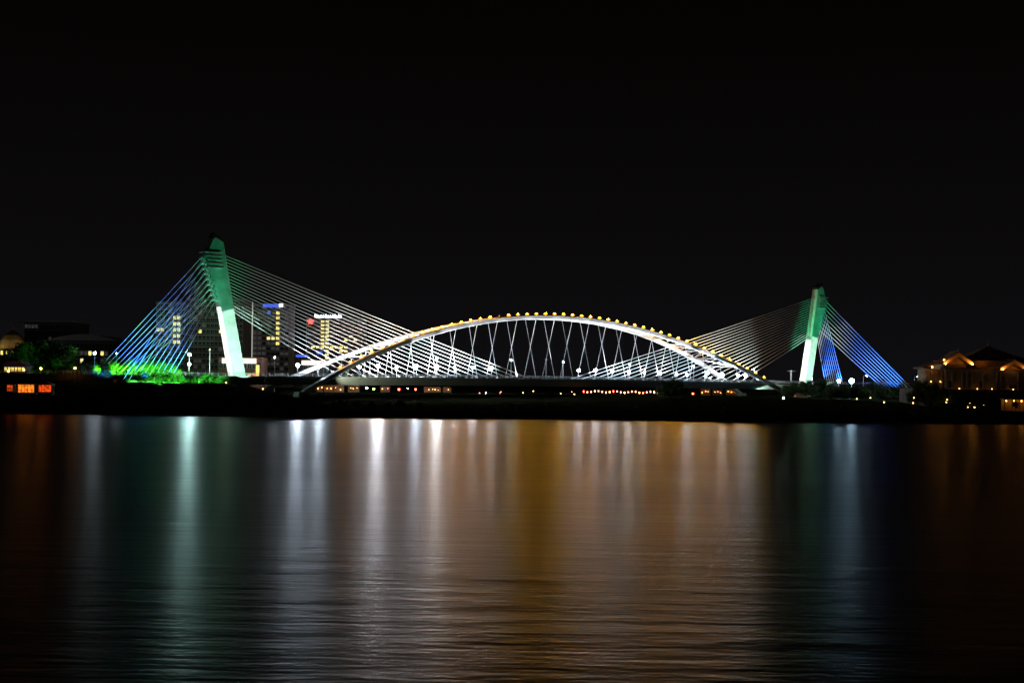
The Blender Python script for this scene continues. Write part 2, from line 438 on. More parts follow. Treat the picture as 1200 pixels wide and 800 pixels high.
# ------------------------------------------------------------------ lamps
def near_what(px):
    for lim, txt in ((64, 'below the glowing kiosks'), (130, 'below the single white lamp'), (230, 'below the near backstays'), (330, 'below the foot of the near pylon'), (420, 'before the near arch foot'),
                     (540, 'before the lit stalls'), (680, 'before the middle of the arch'), (800, 'before the string of lanterns'), (915, 'before the far arch foot'), (1010, 'below the far pylon'), (1090, 'below the far backstays'), (2000, 'below the tile-roofed hall')):
        if px < lim: return txt
def post_lamp(loc, h, label, m, group=None, r=0.28, name='post_lamp', cat='lamp', arm=0.0, extra=()):
    t = thing(name, label, cat, loc, 0, group)
    MB().lathe([(0, 0), (.22, 0), (.22, .15), (.11, .3), (.07, h), (0, h)], 8).build('post', 'pole', t)
    if arm:
        MB().tube([(-arm, 0, h - .1), (arm, 0, h - .1)], .05, 5).build('cross_arm', 'pole', t)
    for dx, z in ((0, h),) + tuple(extra):
        MB().lathe([(0, z - .12), (.16, z - .1), (.2, z + .02), (.1, z + .06), (0, z + .06)], 8, (dx, 0)).build('lamp_socket', 'pole', t)
        if m: MB().ball((dx, 0, z + r * .9), r, 10, 7).build('lamp_globe', m, t)
        else: MB().ball((dx, 0, z + r * .9), r, 10, 7).build('lamp_globe', 'rail', t)
    return t
# lamps on the deck median (photo positions give the spacing along the deck)
G = 'short white lamps along the bridge deck'
for px, py_, m, r in ((349,429,'lampw_left',.30),(374,430,'lampw_left',.26),(421,431,'lampw_dim',.26),(443,430,'lampw_big',.30),(465,431,'lampw_dim',.26),(488,430,'lampw_left',.28),(512,430.5,'lampw_big',.24),
                      (532.5,431.5,'lampw',.24),(554,431.5,'lampw',.28),(576,432,'lampw',.28),(678,435,'lampw',.30),(698,435,'lampw',.30),(717.5,435.5,'lampw',.30),(737,436,'lampw',.28),(755,437,'lampw_dim',.28),
                      (774,438,'lampw_dim',.24),(793,439,'lampw_dim',.24),(805,440,'lampblue',.28),(829,438,'lampw_dim',.28),(847,440.5,'lampw',.32),(865,441,'lampw_dim',.28),(873.5,441,'lampw',.32)):
    s, z = bsolve(px, py_, 1.2); h = z - deck_z(s) - .2
    lab = {'lampw_big': 'very bright white globe lamp on short post on the bridge deck median',
           'lampw_left': 'bright blue-white globe lamp on short post on the bridge deck median',
           'lampw': 'bright white globe lamp on short post on the bridge deck median',
           'lampw_dim': 'dimmer white globe lamp on short post on the bridge deck median',
           'lampblue': 'bluish white globe lamp on short post on the bridge deck median'}[m]
    lab = lab.replace('on the bridge deck median', 'beside the near arch foot' if px < 400 else 'on the deck under the near stays' if px < 600 else 'on the deck past the arch crown' if px < 760 else 'on the deck near the far arch foot')
    post_lamp(bw(s, -1.2, deck_z(s) + .05), h, lab, m, G if m != 'lampblue' else None, r * 2.0, 'deck_lamp')
G2 = 'tall lamps along the bridge deck edge'
for px, py_, m in ((512,420,'lampteal'),(599,422,'lampteal'),(660,424,'lampteal'),(738,427,'lampteal'),(813,429.5,'lampteal'),(883.5,433,'lampteal')):
    s, z = bsolve(px, py_, -8.8)
    post_lamp(bw(s, 8.8, deck_z(s) + .05), z - deck_z(s) - .25, 'tall lit teal white street lamp on the far edge of the bridge deck', m if px != 599 else 'lampteal', G2, .27, 'street_lamp')
s, z = bsolve(640, 421, -8.8)
post_lamp(bw(s, 8.8, deck_z(s) + .05), z - deck_z(s), 'tall unlit lamp post with cross arm on the bridge deck', None, None, .16, 'street_lamp', arm=.9)

def shore_lamp(px, py_, Y, label, m, group=None, r=.27, foot=None, **kw):
    p = at(px, py_, Y); z0 = ground_h(p.x, p.y) if foot is None else foot
    return post_lamp((p.x, p.y, z0), p.z - z0 - .2, label, m, group, r, 'street_lamp', **kw)
shore_lamp(111, 414.5, 440, 'single white lamp on a pale post beside the left approach road', 'lampw_dim', r=.42)
p = at(222, 428, 452)
shore_lamp(222, 416, 452, 'post with two bright teal white globes one above the other beside the leaning pylon', 'lampteal', r=.42, extra=((0, p.z - ground_h(p.x, p.y)),))
shore_lamp(322, 419, 560, 'white lamp on a thin post standing before the striped tower block', 'lampw', r=.30)
shore_lamp(246, 409, 460, 'slender mast with a faint lamp and small cross arm beside the floodlit pylon foot', 'win_warm', r=.22, arm=1.0)
shore_lamp(137, 414, 470, 'small white lamp behind the blue backstays', 'lampw_dim', r=.2)
shore_lamp(927, 434, 660, 'slender unlit mast with cross arm beside the far pylon', None, r=.2, arm=1.8, foot=8.0)
shore_lamp(952, 436, 690, 'small white lamp high beside the far pylon shaft', 'lampw_dim', r=.32)
shore_lamp(951, 444.5, 690, 'small white lamp low beside the far pylon shaft', 'lampw_dim', r=.36)
def hooded(px, py_, Y, label):
    p = at(px, py_, Y); z0 = ground_h(p.x, p.y); h = p.z - z0
    t = thing('street_lamp', label, 'lamp', (p.x, p.y, z0))
    MB().tube([(-.9, 0, 0), (-.9, 0, h - .6), (-.7, 0, h), (0, 0, h + .15), (.6, 0, h + .05)], [.12, .09, .08, .07, .06], 6).build('post', 'pole', t)
    MB().lathe([(0, h + .25), (.5, h + .12), (.95, h - .12), (0, h - .05)], 10, (.6, 0)).build('hood', 'pole', t)
    MB().ball((.6, 0, h - .14), .34, 10, 6, .5).build('lamp_globe', 'lampblue', t)
hooded(1014, 440, 640, 'hooded street lamp on a curved post before the blue backstays')
hooded(1074, 441, 560, 'hooded street lamp on a curved post beside the tile-roofed hall')
shore_lamp(1082, 446, 560, 'low bluish lamp beside the tile-roofed hall', 'lampblue', r=.4)
shore_lamp(918, 467, 560, 'low greenish white lamp on the bank beneath the bridge end', 'lampgreen', r=.32)
for px, py_, Y, lab in ((10,435,432,'orange lamp at the gable end of the yellow lit house'),(28,433.5,432,'orange lamp beside the yellow lit porch'),
                        (48,432,425,'red-orange lamp on a post above the orange kiosk'),(88,431.5,425,'orange lamp on a post among the dark trees')):
    shore_lamp(px, py_, Y, lab, 'lampamber', r=.30)

# ------------------------------------------------------------------ floodlights
def flood(loc, target, power, size, blend, col, label, post=0.5, lens='lampgreen', name='floodlight', group=None):
    """housing on a yoke, aimed at a target, with its beam"""
    loc = Vector(loc); target = Vector(target)
    t = thing(name, label, 'floodlight', (loc.x, loc.y, loc.z - post), 0, group)
    d = (target - loc).normalized(); q = d.to_track_quat('Z', 'Y')
    MB().lathe([(0, 0), (.2, 0), (.2, .08), (.06, .12), (.05, post - .3), (0, post - .3)], 8).build('post', 'black', t)
    hb = MB().lathe([(0, -.42), (.2, -.4), (.3, -.1), (.34, .05), (.34, .1), (.30, .1), (.26, -.05), (0, -.05)], 12)
    h = hb.build('housing', 'black', t); h.location = (0, 0, post); h.rotation_euler = q.to_euler()
    sp = spot(t, loc + d * .12, target, power, size, blend, col, .12)
    sp.parent = t; sp.location = Vector((0, 0, post)) + d * .12
    return t
GREEN = (0.0, 1.0, 0.40); MINT = (0.50, 1.0, 0.74); BLUE = (0.008, 0.10, 1.0); LIME = (0.10, 1.0, 0.02); WHITE = (0.92, 1.0, 0.93)
def aim_top(loc, low, top):
    """axis and cone for a sharp-edged beam between two points"""
    a = (Vector(low) - Vector(loc)).normalized(); b = (Vector(top) - Vector(loc)).normalized()
    return Vector(loc) + (a + b).normalized() * 30, math.degrees(a.angle(b))
# shaft floods, near side
for m in (False, True):
    X = (lambda s: 300 - s) if m else (lambda s: s)
    nmx = 'far' if m else 'near'
    which = 'pylon beside the tree-lined bank' if m else 'pylon beside the brick pavilion'
    loc = bw(X(-6), -34, 12.0); tg, an = aim_top(loc, bw(X(0), -1.75, 10.9), bw(X(-4.6), -1.75, 34.2))
    flood(loc, tg, 105000, an, 0.0, MINT, f'mast floodlight washing the lower shaft of the {which}', 12.0 - ground_h(loc.x, loc.y))
    s0 = -40 if not m else 262
    loc = bw(s0, -.6, 12.6); xt = X(-5.5); tg, an = aim_top(loc, bw(X(-2), 0, -2), bw(xt, 0, 36.6 if not m else 34.6))
    flood(loc, tg, 200000 if m else 130000, an, 0.0, WHITE, f'low floodlight facing the shaft edge of the {which}', 1.1)
    # green upper floods
    loc = bw(X(-3), -26, 11.2)
    flood(loc, bw(X(-8), 0, 47), 24000, 36, .9, GREEN, f'green floodlight aimed up the side of the {which}', 11.2 - ground_h(loc.x, loc.y))
    loc = bw(X(-17), -6.5, 12.3)
    flood(loc, bw(X(-11), 0, 43), 42000, 22, .9, (0.10, 1.0, 0.5), f'green floodlight aimed at the anchor blocks of the {which}', .8)
    loc = bw(X(16), 3.2, 12.4)  # added flood carrying pale green light up the stays
    flood(loc, bw(X(0), 0, 46), 9000, 40, .6, (.25, 1.0, .5), f'added pale green floodlight at the foot of the stays of the {which}', .8)
    if m:  # extra flood added to turn the far pylon's front greener
        loc = bw(X(20), -4.5, 12.4)
        flood(loc, bw(X(-6), 0, 49), 90000, 28, .9, GREEN, 'added green floodlight on the deck aimed up the front of the far pylon', .8)
    # blue backstay floods, outside the near fan and inside the far fan
    for lat, ds, tl, tz, pw in ((27, -27, 11, 24, 1.0), (27, -42, 14, 20, 1.0), (-11.4, -28, -12.5, 24, .6), (-11.4, -42, -15, 20, .6)):
        loc = bw(X(ds), -lat, 0); gz = ground_h(loc.x, loc.y); loc.z = max(gz + .8, 10.4)
        flood(loc, bw(X(ds - 6), -tl, tz), 62000 * pw, 72, .6, BLUE if not m else (.01, .15, 1.0), f'blue floodlight at the foot of the backstays of the {which}', loc.z - gz, group='blue floodlights at the backstay feet')
# white floods added to brighten the stays above the deck lamps
for s, tx, p in ((30, 62, 60000), (62, 66, 48000), (98, 84, 40000), (270, 238, 60000), (238, 234, 48000), (202, 216, 40000)):
    loc = bw(s, -4.2, deck_z(s) + .9)
    flood(loc, bw(tx, 0, 42), p, 70, .8, (1.0, .98, .93), 'added white floodlight on the bridge deck aimed up at the fan of stays', .8, group='added white deck floodlights')
for k in range(13):  # uplights added to whiten the outer face of the near rib
    s = 70 + k * 15.2; q = rib(s, -1); loc = bw(s, -10.0, deck_z(s) + .7)
    flood(loc, bw(s + 2, q.y, q.z), 24000 + 1300 * (q.z - ZD), 50, .6, (.95, .98, 1.0), 'added white uplight at the near deck railing aimed at the arch rib', .6, group='added arch uplights along the near railing')
for k in range(16):  # more added uplights, so the far rib comes out white
    s = 38 + k * 14.0; q = rib(s, 1); loc = bw(s, -2.2, deck_z(s) + .7)
    flood(loc, bw(s + 1, q.y, q.z), 11000 + 900 * (q.z - ZD), 60, .6, (.93, .98, 1.0), 'added white uplight on the deck median aimed at the far arch rib', .6, group='added arch uplights along the median')
# lime floods on the lawns either side of the left approach road
for i, ss in enumerate((-15, -21, -27, -33, -39, -45)):
    loc = bw(ss, 11.0, 12.6)
    flood(loc, bw(ss + 1, 19, 12.5), 22000, 78, .6, LIME, 'small green floodlight on the far road parapet lighting the round trees', 1.2, group='green parapet floodlights')
for i, ss in enumerate((-20, -27, -34, -41)):
    loc = bw(ss, -31, 0); gz = ground_h(loc.x, loc.y)
    flood((loc.x, loc.y, gz + .7), bw(ss, -20, gz + 1.6), 20000, 64, .6, (.10, 1.0, .10), 'small green floodlight low on the slope lighting the shrubs', .6, group='green slope floodlights')
p = at(1040, 455, 668); gz = ground_h(p.x, p.y)
flood((p.x, p.y, gz + .6), at(1036, 446, 684), 9000, 120, .6, LIME, 'green floodlight lighting the hedge under the far backstays', .5)
# the floods at the far bridge end seen as bright stars
for px, py_, m, r, lab in ((983, 447.5, 'lampstar', .75, 'bright blue-white floodlight among the trees nearer the far pylon'), (998, 448, 'lampstar', 1.1, 'brightest blue-white floodlight among the trees by the far backstays')):
    shore_lamp(px, py_, 566, lab, m, r=r * .9)
# soffit light below the far end
s, z = bsolve(877, 463, 5)
loc = bw(s, -5, z); gz = ground_h(loc.x, loc.y)
flood(loc, bw(s + 16, -6.5, 10.4), 30000, 62, .5, (.6, 1.0, .78), 'greenish white floodlight below the far bridge end lighting the girder', max(.6, loc.z - gz))
loc = bw(24, -17.5, 7.2); gz = ground_h(loc.x, loc.y)
flood(loc, bw(50, -9.5, 10.2), 26000, 50, .7, (.85, 1.0, .72), 'pale floodlight beside the arch foot lighting the girder face', max(.6, loc.z - gz))

# ------------------------------------------------------------------ buildings
wcache = {}
def win_mesh(w_, h_, m):
    k = (round(w_, 2), round(h_, 2), m)
    if k not in wcache:
        wcache[k] = MB().box((-w_/2, -.06, -h_/2), (w_/2, .10, h_/2)).mesh('window', m)
    return wcache[k]
def frame_mesh(w_, h_):
    k = ('f', round(w_, 2), round(h_, 2))
    if k not in wcache:
        t = .14; b = MB()
        b.box((-w_/2 - t, -.16, -h_/2 - t), (w_/2 + t, .05, -h_/2 - .01)).box((-w_/2 - t, -.14, h_/2 + .01), (w_/2 + t, .05, h_/2 + t))
        b.box((-w_/2 - t, -.13, -h_/2 - .01), (-w_/2 - .01, .05, h_/2 + .01)).box((w_/2 + .01, -.13, -h_/2 - .01), (w_/2 + t, .05, h_/2 + .01))
        b.box((-.05, -.10, -h_/2 - .01), (.05, .05, h_/2 + .01))
        wcache[k] = b.mesh('window_frame', 'rail')
    return wcache[k]
def block(px0, px1, py0, Y, base_z, depth, name, label, wallm, cols, rows, lit=None, faint=0.15, cat='building', slabs=True, win=True, frames=True):
    """rectangular building whose front spans the given frame columns at distance Y; returns thing, width, height"""
    a = at(px0, HOR, Y); b = at(px1, HOR, Y); top = at((px0 + px1) / 2, py0, Y).z
    W = b.x - a.x; H = top - base_z
    t = thing(name, label, cat, ((a.x + b.x) / 2, Y, base_z))
    wl = MB().box((-W/2, 0, -3), (W/2, depth, H)).build('wall', wallm, t)
    MB().box((-W/2 - .2, -.2, H - .012), (W/2 + .2, depth + .2, H + .5)).build('parapet', wallm, t)
    if win:
        cw, rh = W / cols, (H - 1.0) / rows
        for j in range(rows):
            for i in range(cols):
                m = 'glass'
                if lit and (i, j) in lit: m = lit[(i, j)]
                elif rnd.random() < faint: m = 'win_faint'
                o = link('window', win_mesh(cw * .72, rh * .55, m), t, (-W/2 + (i + .5) * cw, 0, .6 + (j + .55) * rh))
                if frames: link('window_frame', frame_mesh(cw * .72, rh * .55), o)
        if slabs:
            for j in range(rows + 1):
                MB().box((-W/2 - .1, -.22, .35 + j * rh), (W/2 + .1, .02, .6 + j * rh)).build('floor_band', 'concrete', t)
    return t, W, H
# A: office block behind the left backstays
GZ = 8.0
lit = {(3, 12): 'win_faint'}
for j, r_ in enumerate((10, 9, 8, 7, 6)): lit[(4, r_)] = 'win_warm'; lit[(5, r_)] = 'win_pale'
for r_ in range(4, 12): lit[(3, r_)] = 'win_faint'
lit[(1, 8)] = 'win_warm'; lit[(0, 8)] = 'win_pale'
block(182, 216, 354, 650, GZ, 20, 'office_block', 'lower office wing with a lit stair column behind the blue backstays', 'wall_dark', 7, 13, lit, .08)
lit = {(8, 8): 'win_warm', (9, 8): 'win_pale', (10, 8): 'win_warm', (3, 8): 'win_warm', (2, 10): 'win_faint', (6, 3): 'win_faint'}
t, W, H = block(217, 284, 350, 655, GZ, 22, 'office_block', 'wide office block with gridded dark facade behind the near pylon', 'wall_dark', 14, 14, lit, .12)
MB().box((-W/2 + 3, 4, H + .5), (-W/2 + 7, 10, H + 8)).build('lift_tower', 'wall_dark', t)
# B: tower block with bright edge
lit = {(5, r_): 'win_warm' for r_ in range(7, 14)}
lit.update({(4, 8): 'win_pale', (3, 8): 'win_warm', (3, 13): 'sign_blue'})
for r_ in range(2, 10):
    for c_ in (0, 1): lit.setdefault((c_, r_), 'win_faint')
t, W, H = block(295.5, 338, 357, 760, GZ, 20, 'tower_block', 'slim tower block with blue rooftop sign and glowing edge tube', 'wall_grey', 8, 15, lit, .35)
MB().box((-W/2 - .5, -.5, 4), (-W/2 - .05, -.05, H + 1.5)).build('edge_tube', 'stripe', t)
sg = MB().box((-W/2 + 5.5, -.6, H - 1.6), (W/2 - 6, -.25, H + .4)).build('sign_board', 'sign_blue', t)
MB().box((W/2 - 5.6, -.7, H - 1.2), (W/2 - 3.6, -.25, H + .6)).build('sign_lamp', 'sign_white', t)
# C: sign tower
lit = {(3, r_): 'win_warm' for r_ in range(2, 17)}; lit.update({(4, r_): 'win_pale' for r_ in range(2, 17)})
for c_ in range(5, 9): lit[(c_, 9)] = 'win_warm'
lit[(2, 9)] = 'win_pale'; lit[(1, 9)] = 'win_warm'; lit[(7, 8)] = 'win_warm'; lit[(8, 11)] = 'win_warm'; lit[(9, 12)] = 'win_pale'; lit[(10, 11)] = 'win_pale'; lit[(8, 8)] = 'win_warm'
t, W, H = block(358, 424, 374, 800, GZ, 22, 'tower_block', 'dark tower block with red emblem and white lettering along its roof', 'wall_dark', 12, 17, lit, .03)
# rooftop sign: a row of small lit characters, too far to read
x = -W/2 + 5.0
sb = MB().box((x - .6, -.35, H + .55), (x + 17.2, -.2, H + .75)).build('sign_rail', 'rail', t)
for i, (w_, h_) in enumerate(((1.6,2.1),(1.0,1.5),(1.1,1.6),(1.1,1.6),(1.0,2.2),(1.0,1.6),(1.1,1.6),(1.0,1.6),(.5,2.2),(1.0,1.6),(.4,2.3),(1.1,1.6))):
    b_ = MB().box((x, -.5, H + .76), (x + w_, -.2, H + .76 + h_ * .75)).box((x, -.5, H + .7601 + h_ * .75), (x + w_ * (.4 + .2 * (i % 3)), -.2, H + .76 + h_))
    b_.build('sign_letter', 'sign_white', t); x += w_ + .35
em = MB().lathe([(0, -.2), (.55, -.2), (.55, .2), (0, .2)], 10)
for i in range(5):
    a_ = 2 * math.pi * i / 5 + .3
    em.lathe([(0, -.19), (.58, -.19), (.58, .19), (0, .19)], 10, (1.15 * math.cos(a_), 1.15 * math.sin(a_)))
em.build('emblem', 'sign_red', t).matrix_local = Matrix.Translation((-W/2 + 2.6, -.5, H - 1.5)) @ Matrix.Rotation(math.pi/2, 4, 'X')
# blue-lit annex signs between
t, W, H = block(346, 357, 416, 700, GZ, 12, 'annex_building', 'small dark annex with a blue strip sign on its parapet', 'wall_dark', 3, 4, {}, .1)
MB().box((-W/2 + .3, -.4, H - 1.0), (W/2 + 1.5, -.25, H + .1)).build('sign_strip', 'sign_blue', t)
t, W, H = block(370, 378, 409, 770, GZ, 8, 'annex_building', 'narrow annex with pale blue lit windows beside the sign tower', 'wall_grey', 2, 5, {(0,4):'sign_blue',(1,4):'sign_blue',(0,2):'win_faint',(1,1):'win_faint'}, .2)
# D: brick pavilion behind the near pylon
t, W, H = block(256, 306, 420, 560, GZ, 14, 'brick_pavilion', 'low brick pavilion with a glowing white fascia behind the near pylon', 'brick', 9, 2, {(6, 0): 'glow_orange', (7, 0): 'lampamber_dim' if False else 'glow_orange'}, 0, slabs=False)
MB().box((-W/2 + 1.5, -.9, H - 2.0), (W/2 - 2.0, -.25, H + .1)).build('lit_fascia', 'sign_pink', t)
MB().box((W/2 - 2.1, -.5, .2), (W/2 - .8, -.1, H - 2.6)).build('lit_doorway', 'glow_yellow', t)
# E: white canopy building
t, W, H = block(355, 385, 423, 640, GZ, 10, 'canopy_pavilion', 'low pavilion with a glowing white canopy edge behind the arch foot', 'wall_dark', 5, 1, {}, 0, slabs=False)
MB().box((-W/2 - .4, -2.4, H - 1.9), (W/2 + .4, -.25, H + .2)).build('lit_fascia', 'sign_pink', t)
# long dark buildings at the left
t, W, H = block(28, 84, 378.5, 760, GZ, 30, 'civic_building', 'long dark civic building with flat overhanging roof', 'wall_dark', 14, 9, {(1, 8): 'win_faint', (2, 8): 'win_faint', (0, 8): 'win_faint', (3, 8): 'win_faint'}, .02)
MB().box((-W/2 - 2, -3, H + .5), (W/2 + 2, 32, H + 1.4)).build('roof_slab', 'concrete', t)
t, W, H = block(60, 136, 400, 700, GZ, 30, 'civic_building', 'lower dark hall with shallow curved roof beside the civic building', 'wall_dark', 16, 5, {(6, 3): 'win_faint', (7, 3): 'win_faint', (8, 3): 'win_faint', (9, 3): 'win_warm', (10, 3): 'win_faint', (12, 3): 'win_warm', (13, 3): 'win_faint', (7, 2): 'win_pale', (12, 2): 'win_faint'}, .03)
prof = [(-W/2 - 1.5 + (W + 3) * i / 16, H + .6 + 3.2 * math.sin(math.pi * i / 16)) for i in range(17)]
MB().prism([(-W/2 - 1.5, H + .52)] + prof + [(W/2 + 1.5, H + .52)], -2, 31).build('curved_roof', 'concrete', t)
# domed building far left
t = thing('domed_building', 'floodlit domed hall glowing yellow behind the dark trees', 'building', at(8, 445, 900) * 1, 0)
t.location.z = 8
p = at(8, 408, 900); q = at(8, 386, 900); hb = p.z - 8; ht = q.z - 8
MB().box((-14, 0, -2), (16, 24, hb)).build('wall', 'tan', t)
MB().lathe([(8.8, hb), (8.6, hb + 2), (7.6, hb + (ht-hb)*.45), (5.2, hb + (ht-hb)*.72), (2.2, hb + (ht-hb)*.9), (.25, ht), (.12, ht + 2.5), (0, ht + 2.5)], 20, (0, 10)).build('dome', 'tan', t)
MB().lathe([(4.5, hb), (4.3, hb + 2), (2.8, hb + 5), (.2, hb + 7.5), (0, hb + 9)], 16, (12.4, 6)).build('corner_dome', 'tan', t)
for x in (-3.5, 0, 3.2):
    o = link('window', win_mesh(1.5, 2.6, 'win_warm'), t, (x, 0, hb - 3)); link('window_frame', frame_mesh(1.5, 2.6), o)
o = link('window', win_mesh(2.2, 2.0, 'win_pale'), t, (10.5, 0, hb - 5)); link('window_frame', frame_mesh(2.2, 2.0), o)
gp = Vector((t.location.x, 888, 8 + hb + .2))
for dx, pw in ((-8, 1600), (10, 1300)):
    flood(gp + Vector((dx, 8, .6)), gp + Vector((dx * .3, 22, 10)), pw, 120, .6, (1.0, .72, .22), 'warm floodlight on the roof of the domed hall', .4, group='dome floodlights')
# yellow lit house far left, below the trees
p = at(17, 434, 445); gz = ground_h(p.x, p.y)
t = thing('lit_house', 'small gabled house glowing yellow behind the left bank', 'building', (p.x, p.y, gz))
W = 26 * 445 / 1600
h0 = p.z - gz
MB().box((-W/2, 0, -1), (W/2, 6, h0 + 1.4)).build('wall', 'tan', t)
MB().prism([(-W/2 - .5, h0 + 1.4), (W/2 + .5, h0 + 1.4), (W/2 - 1.6, h0 + 3.0), (-W/2 + 1.6, h0 + 3.0)], -.6, 6.6).build('roof', 'tile', t)
for i in range(6):
    o = link('window', win_mesh(.75, 1.3, 'glow_yellow' if i > 1 else 'win_warm'), t, (-W/2 + .8 + i * 1.12, 0, h0 + .4)); link('window_frame', frame_mesh(.75, 1.3), o)
MB().box((-W/2 - 1.5, -2.2, h0 - .65), (W/2 + 1.5, -.2, h0 - .5)).build('porch_slab', 'concrete', t)
for i in range(6): MB().box((-W/2 - 1 + i * (W + 2) / 5 - .08, -2.0, -1), (-W/2 - 1 + i * (W + 2) / 5 + .08, -1.84, h0 - .66)).build('porch_post', 'timber', t)
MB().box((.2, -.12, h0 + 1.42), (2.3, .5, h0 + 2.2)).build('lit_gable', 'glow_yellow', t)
# orange kiosks on the left bank
def kiosk(px0, px1, py0, py1, Y, m, label, curved):
    a = at(px0, py1, Y); b = at(px1, py1, Y); top = at((px0 + px1)/2, py0, Y).z
    gz = ground_h((a.x + b.x)/2, Y); W = b.x - a.x; z0 = a.z - gz; h = top - gz
    t = thing('kiosk', label, 'kiosk', ((a.x + b.x)/2, Y, gz))
    MB().box((-W/2 - .1, -.1, -1.0), (W/2 + .1, 3.2, z0)).build('base', 'stone', t)
    MB().box((-W/2, .1, z0 + .004), (W/2, .2, h)).build('glow_panel', m, t)  # the panel's own mottled glow replaces lamplight inside the kiosk
    n = max(3, int(W / .9))
    for i in range(n + 1): MB().box((-W/2 + W * i / n - .05, -.02, z0 + .004), (-W/2 + W * i / n + .05, .09, h)).build('mullion', 'timber', t)
    if curved: MB().prism([(-W/2 - .2, h + .004)] + [(-W/2 - .2 + (W + .4) * i / 8, h + .05 + .8 * math.sin(math.pi * (i + .6) / 9)) for i in range(9)] + [(W/2 + .2, h + .004)], -.3, 3.2).build('roof', 'canvas', t)
    else: MB().box((-W/2 - .4, -.6, h + .004), (W/2 + .4, 3.3, h + .25)).build('roof', 'timber', t)
    MB().box((-W/2, .21, z0), (W/2, 3.0, h)).build('back_room', 'wall_dark', t)
kiosk(21, 40, 450.5, 459.5, 400, 'glow_orange', 'flat-roofed kiosk glowing orange on the left bank', False)
kiosk(45, 60, 451, 459, 400, 'glow_red', 'curved-roof kiosk glowing red beside the orange kiosk', True)
kiosk(8, 15, 451, 458, 401, 'glow_red', 'little red-lit booth partly behind a tree on the left bank', False)

# tile-roofed hall at the right
HY = 520.0
a = at(1108, 456, HY); bz = a.z
t = thing('tile_roofed_hall', 'large tan hall with tiered pointed tile roofs and orange lit gables', 'building', (a.x, HY, 0))
px2m = HY / FPX
def hx(px): return (px - 1108) * px2m
def hz(py_, px=1140): return at(px, py_, HY).z
MB().box((-9, -3, ground_h(a.x, HY) - 3), (60, 30, bz)).build('podium', 'road_wall', t)
MB().box((0, 0, bz + .004), (58, 24, hz(436))).build('wall', 'tan', t)
MB().box((-.3, -.4, hz(436) + .004), (58.3, 24.4, hz(433))).build('cornice', 'tan', t)
MB().box((hx(1112), 1.2, hz(433) + .004), (hx(1190), 20, hz(422))).build('upper_wall', 'timber', t)
def pyramid(cx, hw, z0, z1, y0, y1, nm, kick=.6):
    cy_ = (y0 + y1) / 2; hd = (y1 - y0) / 2; b = MB(); rings = []
    for f, zz in ((1.0, z0 + kick * .25), (.8, z0 + (z1 - z0) * .16), (.45, z0 + (z1 - z0) * .48), (.12, z0 + (z1 - z0) * .87), (.02, z1)):
        rings.append([(cx - hw*f, cy_ - hd*f, zz), (cx + hw*f, cy_ - hd*f, zz), (cx + hw*f, cy_ + hd*f, zz), (cx - hw*f, cy_ + hd*f, zz)])
    for r_ in rings: b.v += r_
    for i in range(len(rings) - 1):
        for j in range(4): b.f.append((i*4+j, i*4+(j+1) % 4, (i+1)*4+(j+1) % 4, (i+1)*4+j))
    b.f.append((3, 2, 1, 0)); b.f.append((16, 17, 18, 19))
    o = b.build(nm, 'tile', t)
    MB().lathe([(.22, z1 - .3), (.15, z1 + .3), (.3, z1 + .5), (.06, z1 + .9), (.03, z1 + 2.2), (0, z1 + 2.2)], 8, (cx, cy_)).build('finial', 'rail', o)
pyramid(hx(1157) + 4.6, 16.0, hz(423), hz(404), 2, 24, 'main_roof')
MB().box((-1.2, -1.6, hz(433) + .2), (58.5, 3.0, hz(432) + .45)).build('eave_roof', 'tile', t)
def gable(cx, hw, zb, zt, y0, y1, lit_y):
    """open timber gable: two thick roof slopes over a lit tympanum"""
    th = .35
    poly = [(cx - hw, zb), (cx, zt), (cx + hw, zb), (cx + hw - .1, zb - th), (cx, zt - th*1.6), (cx - hw + .1, zb - th)]
    o = MB().prism(poly, y0, y1).build('gable_roof', 'tile', t)
    MB().prism([(cx - hw + .9, zb - th + .02), (cx + hw - .9, zb - th + .02), (cx, zt - th*1.9)], y0 + 2.0, y0 + 2.4).build('gable_panel', 'timber', o)
    MB().prism([(cx - hw, zb - .36), (cx, zt - .57), (cx + hw, zb - .36), (cx + hw, zb - 1.0), (cx + hw - .5, zb - 1.3), (cx, zt - 2.1), (cx - hw + .5, zb - 1.3), (cx - hw, zb - 1.0)], y0 - .25, y0 - .02).build('bargeboard', 'pine', o)
    MB().box((cx - hw + .6, y0 + 1.7, zb - th - .5), (cx + hw - .6, y1 - 1, zb - th + .01)).build('tie_beam', 'timber', o)
    MB().lathe([(.14, zt - .1), (.1, zt + .4), (.04, zt + .6), (.03, zt + 1.6), (0, zt + 1.6)], 8, (cx, y0 + .4)).build('finial', 'rail', o)
    for sx, r_ in ((-1, .20), (1, .24)):
        MB().ball((cx + sx * (hw - .6), y0 - 1.1, zb - 1.0), r_, 8, 6).build('gable_lamp', 'lampgable', o)
        MB().lathe([(0, zb - 1.42), (.34, zb - 1.36), (.46, zb - 1.0), (.42, zb - 1.0), (.30, zb - 1.3), (0, zb - 1.36)], 12, (cx + sx * (hw - .6), y0 - 1.1)).build('lamp_shield', 'black', o)  # added black bowl keeping the lamp's light off the wall below
gable(hx(1120), 5.6, hz(424), hz(411.5), -2.5, 7, 0)
gable(hx(1184), 5.4, hz(430), hz(419.5), -4, 7, 0)
MB().box((hx(1109), -.3, hz(433) + .5), (hx(1131), 6, hz(424) - .5)).build('gable_wall', 'tile', t)
MB().box((hx(1173), -1.5, hz(433) + .5), (hx(1195), 6, hz(430) - .4)).build('gable_wall', 'tile', t)
